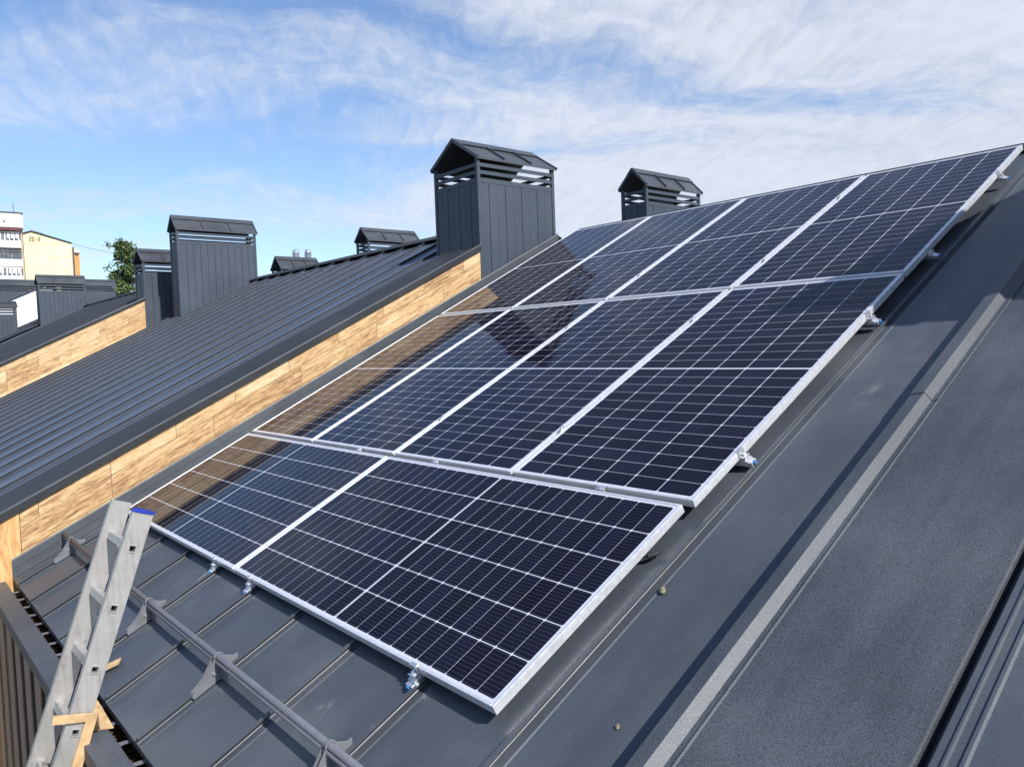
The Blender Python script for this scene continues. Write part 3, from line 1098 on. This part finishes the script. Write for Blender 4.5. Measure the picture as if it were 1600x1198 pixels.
def cap_pt(n_, x_, l_):
    return lpt(x_near + 0.003 - x_, l_, n_)
ou, inn = arc(W2 + 0.003, 0.066), arc(W2 - 0.004, 0.058)
for i in range(NA):          # rim
    cp.prism([cap_pt(ou[i][0], ou[i][1], zt_ - 0.004), cap_pt(ou[i + 1][0], ou[i + 1][1], zt_ - 0.004),
              cap_pt(inn[i + 1][0], inn[i + 1][1], zt_ - 0.004), cap_pt(inn[i][0], inn[i][1], zt_ - 0.004)], el * 0.013)
cp.obox(lpt(x_near + 0.0005, zt_ + 0.0025, 0), (0.0035, 0, 0), en * (W2 + 0.002), el * 0.0065)
for q in (-0.024, -0.008, 0.008, 0.024):
    dq = 0.058 * math.sqrt(max(0.0, 1 - (q / (W2 - 0.004)) ** 2))
    cp.obox(lpt(x_near + 0.003 - dq / 2 - 0.002, zt_ + 0.002, q), (dq / 2, 0, 0), en * 0.0022, el * 0.007)
cp.prism([cap_pt(a_, b2, zt_ + 0.0005) for a_, b2 in inn], el * 0.001)
hb(cp, 'end_cap', MAT['blueplastic'], ld)

# ------------------------------------------------------------------ cardboard padding
def card(name, quads, thick=0.005):
    mb = MB()
    for q in quads:
        mb.add(q, [tuple(range(len(q)))])
    o = mb.build(name, MAT['card'], recalc=False)
    import bmesh
    bm = bmesh.new(); bm.from_mesh(o.data)
    bmesh.ops.remove_doubles(bm, verts=bm.verts, dist=0.0005)
    bmesh.ops.recalc_face_normals(bm, faces=bm.faces)
    bm.to_mesh(o.data); bm.free()
    sm = o.modifiers.new('thickness', 'SOLIDIFY')
    sm.thickness = thick
    sm.offset = 0
    return o


def q3(*p):
    return [Vector(x_) for x_ in p]


A = lpt(x_near + 0.012, -0.640, 0.058); Bc = lpt(x_near + 0.012, -0.668, 0.058)
A2 = lpt(x_near + 0.014, -0.655, -0.100); B2 = lpt(x_near + 0.014, -0.690, -0.095)
C1 = lpt(x_near + 0.016, -1.10, 0.060); C2 = lpt(x_near + 0.016, -1.10, 0.020); D2 = lpt(x_near + 0.014, -0.668, 0.020)
G1 = Vector((2.56, -0.775, -0.4125)); G2 = Vector((2.22, -0.735, -0.4125)); G3 = Vector((2.28, -0.680, -0.409)); G4 = Vector((2.60, -0.690, -0.411)); G5 = Vector((2.57, -0.735, -0.4125))
tag(card('cardboard_sheet', [q3(A, A2, B2, Bc), q3(Bc, D2, C2, C1), q3(Bc, A, G5, G1), q3(G1, G2, G3, G4)]),
    'torn brown cardboard wrapped round the ladder and laid over the gutter', 'cardboard')
tag(card('cardboard_scrap', [q3((2.02, -0.640, -0.368), (2.08, -0.670, -0.372), (2.12, -0.555, -0.330), (2.07, -0.530, -0.322))]),
    'small scrap of cardboard at the eave just above the cardboard sheet', 'cardboard')

# ------------------------------------------------------------------ small debris
def lump(name, c, r_, label, cat):
    import bmesh
    bm = bmesh.new()
    bmesh.ops.create_icosphere(bm, subdivisions=3, radius=1.0)
    rr = random.Random(len(label))
    ph = [rr.uniform(0, 6) for _ in range(6)]
    for v_ in bm.verts:
        k = 1 + 0.18 * math.sin(3 * v_.co.x + ph[0]) * math.sin(4 * v_.co.y + ph[1]) + 0.10 * math.sin(7 * v_.co.z + ph[2]) + 0.06 * math.sin(11 * v_.co.x + ph[3])
        v_.co = Vector((v_.co.x * r_[0] * k, v_.co.y * r_[1] * k, v_.co.z * r_[2] * k))
    me = bpy.data.meshes.new(name)
    bm.to_mesh(me); bm.free()
    me.materials.append(MAT['stone'])
    for p in me.polygons:
        p.use_smooth = True
    o = bpy.data.objects.new(name, me)
    COL.objects.link(o)
    o.location = c
    o.rotation_euler = (0.45, 0, 0.5)
    return tag(o, label, cat)


lump('mud_clod', (4.375, 0.64, Z1 + T2 * 0.64 + 0.010), (0.011, 0.015, 0.008), 'small dry clod of mud on the sheet right of the last seam', 'clod')
lump('mud_clod', (4.585, 0.17, Z1 + T2 * 0.17 + 0.006), (0.006, 0.009, 0.0025), 'tiny pale clod at the lower end of the shadow strip', 'clod')

lf = MB()
rl = random.Random(5)
for i in range(1500):
    x_ = rl.uniform(-0.6, 4.4)
    c_ = Vector((x_, rl.uniform(-0.70, -0.62), -0.545 + rl.uniform(0, 0.055)))
    a_ = Vector((rl.uniform(-1, 1), rl.uniform(-1, 1), rl.uniform(-.5, .5))).normalized()
    b2 = a_.cross(Vector((rl.uniform(-1, 1), rl.uniform(-1, 1), rl.uniform(.2, 1)))).normalized()
    w_, l_ = rl.uniform(.004, .010), rl.uniform(.010, .024)
    lf.add([c_ - a_ * l_, c_ + b2 * w_, c_ + a_ * l_, c_ - b2 * w_], [(0, 1, 2, 3)])
tag(lf.build('leaf_litter', MAT['leafdry'], recalc=False), 'brown dead leaves lying in the gutter along the eave', 'leaves', kind='stuff')

# ------------------------------------------------------------------ apartment block
BO = Vector((-187.1, 27.5, 0.0))
bx_ = Vector((0.10, 0.995, 0.0)).normalized()
by_ = Vector((-bx_.y, bx_.x, 0.0))        # away from the camera
K = 0.1366
ab = tag(empty('apartment_building', (BO.x, BO.y, -8.0)), 'far apartment block with a yellow gable reading 2012 beside white balconies', 'building')


def B3(x, y, z):
    return BO + bx_ * x + by_ * y + Vector((0, 0, z))


def bbox(mb, x0, x1, y0, y1, z0, z1):
    c_ = B3((x0 + x1) / 2, (y0 + y1) / 2, (z0 + z1) / 2)
    mb.obox(c_, bx_ * ((x1 - x0) / 2), by_ * ((y1 - y0) / 2), (0, 0, (z1 - z0) / 2))


def PX(p): return (p - 42) * 0.1165
def PZ(q): return 19.6 + (430 - q) * K


m = MB()
m.prism([B3(PX(40), 0, -8), B3(PX(40), 0, PZ(366)), B3(PX(53), 0, PZ(362)), B3(PX(116), 0, PZ(378)), B3(PX(116), 0, -8)], by_ * 22)
hb(m, 'gable_wall', MAT['yellow'], ab)
m = MB()
m.prism([B3(PX(39), -0.3, PZ(365.6)), B3(PX(53), -0.3, PZ(361.4)), B3(PX(117), -0.3, PZ(377.4)), B3(PX(117), -0.3, PZ(376.2)), B3(PX(53), -0.3, PZ(360)), B3(PX(39), -0.3, PZ(364.2))], by_ * 22.6)
hb(m, 'roof', MAT['darkmetal'], ab)
m = MB()
for q in (380.5, 399.5, 419.5):
    bbox(m, PX(46), PX(114), -0.03, -0.005, PZ(q), PZ(q) + 0.09)
hb(m, 'joint_line', MAT['beige'], ab)
m = MB()
bbox(m, PX(116) + 0.02, PX(121), 0.6, 20, -8, PZ(384))
hb(m, 'side_wall', MAT['beige'], ab)
m = MB()
bbox(m, PX(121) + 0.02, PX(130), 1.6, 18, -8, PZ(390))
hb(m, 'stair_wall', MAT['orange'], ab)
m = MB()
m.prism([B3(PX(121), 1.0, PZ(390)), B3(PX(121), 1.0, PZ(385)), B3(PX(131), 1.0, PZ(387)), B3(PX(131), 1.0, PZ(389)), B3(PX(126), 1.0, PZ(392))], by_ * 10)
hb(m, 'cornice', MAT['bwhite'], ab)
m = MB()
bbox(m, PX(118.5), PX(120), 0.1, 0.4, -8, PZ(383))
hb(m, 'downpipe', MAT['darkmetal'], ab)
m = MB()
bbox(m, PX(90), PX(94), 3, 4, PZ(373), PZ(368))
hb(m, 'roof_vent', MAT['darkmetal'], ab)
# year numerals on the gable, set in strokes
SEG = {'2': ('a', 'b', 'g', 'e', 'd'), '0': ('a', 'b', 'c', 'd', 'e', 'f'), '1': ('b', 'c')}
m = MB()
nx, nz, nw, nh, st = PX(49.4), PZ(376.6), 0.40, 0.92, 0.13
for i, ch_ in enumerate('2012'):
    x_ = nx + i * 0.52 - (0.14 if ch_ == '1' else 0.0)
    y0_, y1_ = -0.06, -0.005
    S = SEG[ch_]
    if 'a' in S: bbox(m, x_, x_ + nw, y0_, y1_, nz + nh - st, nz + nh)
    if 'd' in S: bbox(m, x_, x_ + nw, y0_, y1_, nz, nz + st)
    if 'g' in S: bbox(m, x_, x_ + nw, y0_, y1_, nz + nh / 2 - st / 2, nz + nh / 2 + st / 2)
    if 'b' in S: bbox(m, x_ + nw - st, x_ + nw, y0_ - .004, y1_, nz + nh / 2, nz + nh - st)
    if 'c' in S: bbox(m, x_ + nw - st, x_ + nw, y0_ - .004, y1_, nz + st, nz + nh / 2 + (0.06 if ch_ != '1' else 0.06))
    if 'e' in S: bbox(m, x_, x_ + st, y0_ - .004, y1_, nz + st, nz + nh / 2)
    if 'f' in S: bbox(m, x_, x_ + st, y0_ - .004, y1_, nz + nh / 2, nz + nh - st)
hb(m, 'year_numerals', MAT['numeral'], ab)
# balcony block on the left
m = MB()
bbox(m, PX(-60), PX(38), -3.0, 15, -8, PZ(361))
hb(m, 'block_wall', MAT['beige'], ab)
m = MB()
bbox(m, PX(-60), PX(37), -4.2, 14, PZ(361) + 0.02, PZ(339))
bbox(m, PX(33), PX(40), -4.0, 14, PZ(361) + 0.02, PZ(337))
hb(m, 'parapet', MAT['bwhite'], ab)
m = MB()
bbox(m, PX(-60), PX(40), -4.4, 14.2, PZ(338.9), PZ(338))
hb(m, 'parapet_coping', MAT['darkmetal'], ab)
m = MB()
bbox(m, PX(9.5), PX(12.5), -4.26, -4.21, PZ(354), PZ(350.5))
hb(m, 'window', MAT['pane'], ab)
m = MB()
m.prism([B3(PX(-60), -5.2, PZ(366.5)), B3(PX(-60), -4.0, PZ(361)), B3(PX(36), -4.0, PZ(361)), B3(PX(36), -5.2, PZ(366.5))], by_ * 0.2)
hb(m, 'balcony_roof', MAT['maroon'], ab)
for (q0, q1, dark) in ((367.5, 381, False), (393.5, 409, True), (421, 434, False), (446, 459, False)):
    m = MB()
    bbox(m, PX(-60), PX(35), -4.6, -3.02, PZ(q1 + 11), PZ(q1))
    hb(m, 'balcony_parapet', MAT['bwhite'], ab)
    m = MB()
    bbox(m, PX(-60), PX(34.5), -4.4, -3.05, PZ(q1) + 0.02, PZ(q0))
    wo = hb(m, 'balcony_window', MAT['pane'], ab)
    m = MB()
    px_ = -58
    while px_ < 35:
        bbox(m, PX(px_), PX(px_ + (1.0 if dark else 1.6)), -4.48, -4.41, PZ(q1) + 0.02, PZ(q0))
        px_ += 6.2 if dark else 6.8
    bbox(m, PX(-60), PX(34.5), -4.50, -4.41, PZ(q0 + 1.2), PZ(q0))
    if not dark:
        for a_ in (-50, -30, -10, 1, 14, 20, 27):
            bbox(m, PX(a_), PX(a_ + 4.6), -4.46, -4.42, PZ(q1) + 0.5, PZ(q0) - 0.15)
    else:
        bbox(m, PX(-60), PX(34.5), -4.50, -4.41, PZ((q0 + q1) / 2 - 3), PZ((q0 + q1) / 2 - 4))
    fo = m.build('window_frame', MAT['darkmetal'] if dark else MAT['winwhite'], wo)
m = MB()
m.tube(B3(PX(29), 2, PZ(339)), B3(PX(28.5), 2, PZ(315)), 0.07, 0.05, n=6)
bbox(m, PX(-20), PX(29), 1.95, 2.03, PZ(335), PZ(334.6))
hb(m, 'antenna_mast', MAT['darkmetal'], ab)

# ------------------------------------------------------------------ tree beyond the roofs
def tree(base, zt, label):
    bx0, by0 = base
    root = tag(empty('tree', (bx0, by0, -8.0)), label, 'tree')
    rr = random.Random(11)
    t = MB()
    pts = [Vector((bx0, by0, -8.0)), Vector((bx0 + .1, by0, -2)), Vector((bx0 - .1, by0 + .1, 3)), Vector((bx0 + .05, by0, 7)), Vector((bx0, by0, zt - .6))]
    rad = [0.34, 0.27, 0.19, 0.10, 0.03]
    for i in range(4):
        t.tube(pts[i], pts[i + 1], rad[i], rad[i + 1], n=10, caps=False)
    limbs = []
    for i in range(72):
        f_ = rr.uniform(0.52, 0.985)
        z_ = -8 + f_ * (zt + 8)
        k = 0 if z_ < -2 else 1 if z_ < 3 else 2 if z_ < 7 else 3
        p0 = pts[k].lerp(pts[k + 1], (z_ - pts[k].z) / (pts[k + 1].z - pts[k].z))
        a_ = rr.uniform(0, 6.28)
        ln = (0.35 + 2.35 * (1 - f_) ** 0.75) * rr.uniform(0.7, 1.15)
        p1 = p0 + Vector((math.cos(a_) * ln, math.sin(a_) * ln, ln * rr.uniform(0.5, 0.95)))
        t.tube(p0, p1, 0.06 * (1.25 - f_) + 0.015, 0.012, n=6, caps=False)
        limbs.append((p0, p1, ln))
    hb(t, 'trunk', MAT['bark'], root, smooth=True)
    c_ = MB()
    for (p0, p1, ln) in limbs:
        for j in range(int(5 + ln * 4)):
            q = p0.lerp(p1, rr.uniform(0.35, 1.08))
            q = q + Vector((rr.gauss(0, .22), rr.gauss(0, .22), rr.gauss(0, .20)))
            rad_ = rr.uniform(0.16, 0.42)
            for n_ in range(26):
                d = Vector((rr.gauss(0, 1), rr.gauss(0, 1), rr.gauss(0, .8)))
                d = d.normalized() * rad_ * rr.uniform(.3, 1.0)
                a_ = Vector((rr.uniform(-1, 1), rr.uniform(-1, 1), rr.uniform(-1, 1))).normalized()
                b2 = a_.cross(Vector((rr.uniform(-1, 1), rr.uniform(-1, 1), rr.uniform(-1, 1)))).normalized()
                s_ = rr.uniform(.07, .14)
                P_ = q + d
                c_.add([P_ - a_ * s_, P_ + b2 * s_ * .6, P_ + a_ * s_, P_ - b2 * s_ * .6], [(0, 1, 2, 3)])
    hb(c_, 'crown', MAT['leaf'], root, recalc=False)


tree((-59.1, 15.0), 9.95, 'leafy green tree between the yellow building and the chimneys')


# ------------------------------------------------------------------ overhead wire
import bmesh
cu = []
WA, WB = Vector((-182.3, 24.2, 31.0)), Vector((-62.0, 22.0, 8.9))
for i in range(25):
    t_ = i / 24
    p_ = WA.lerp(WB, t_)
    p_.z -= 4 * 1.6 * t_ * (1 - t_)
    cu.append(p_)
wm = MB()
for p_, q_ in zip(cu[:-1], cu[1:]):
    wm.tube(p_, q_, 0.022, n=5, caps=False)
tag(wm.build('overhead_wire', MAT['darkmetal']), 'thin overhead wire sagging from the apartment block towards the tree', 'wire')
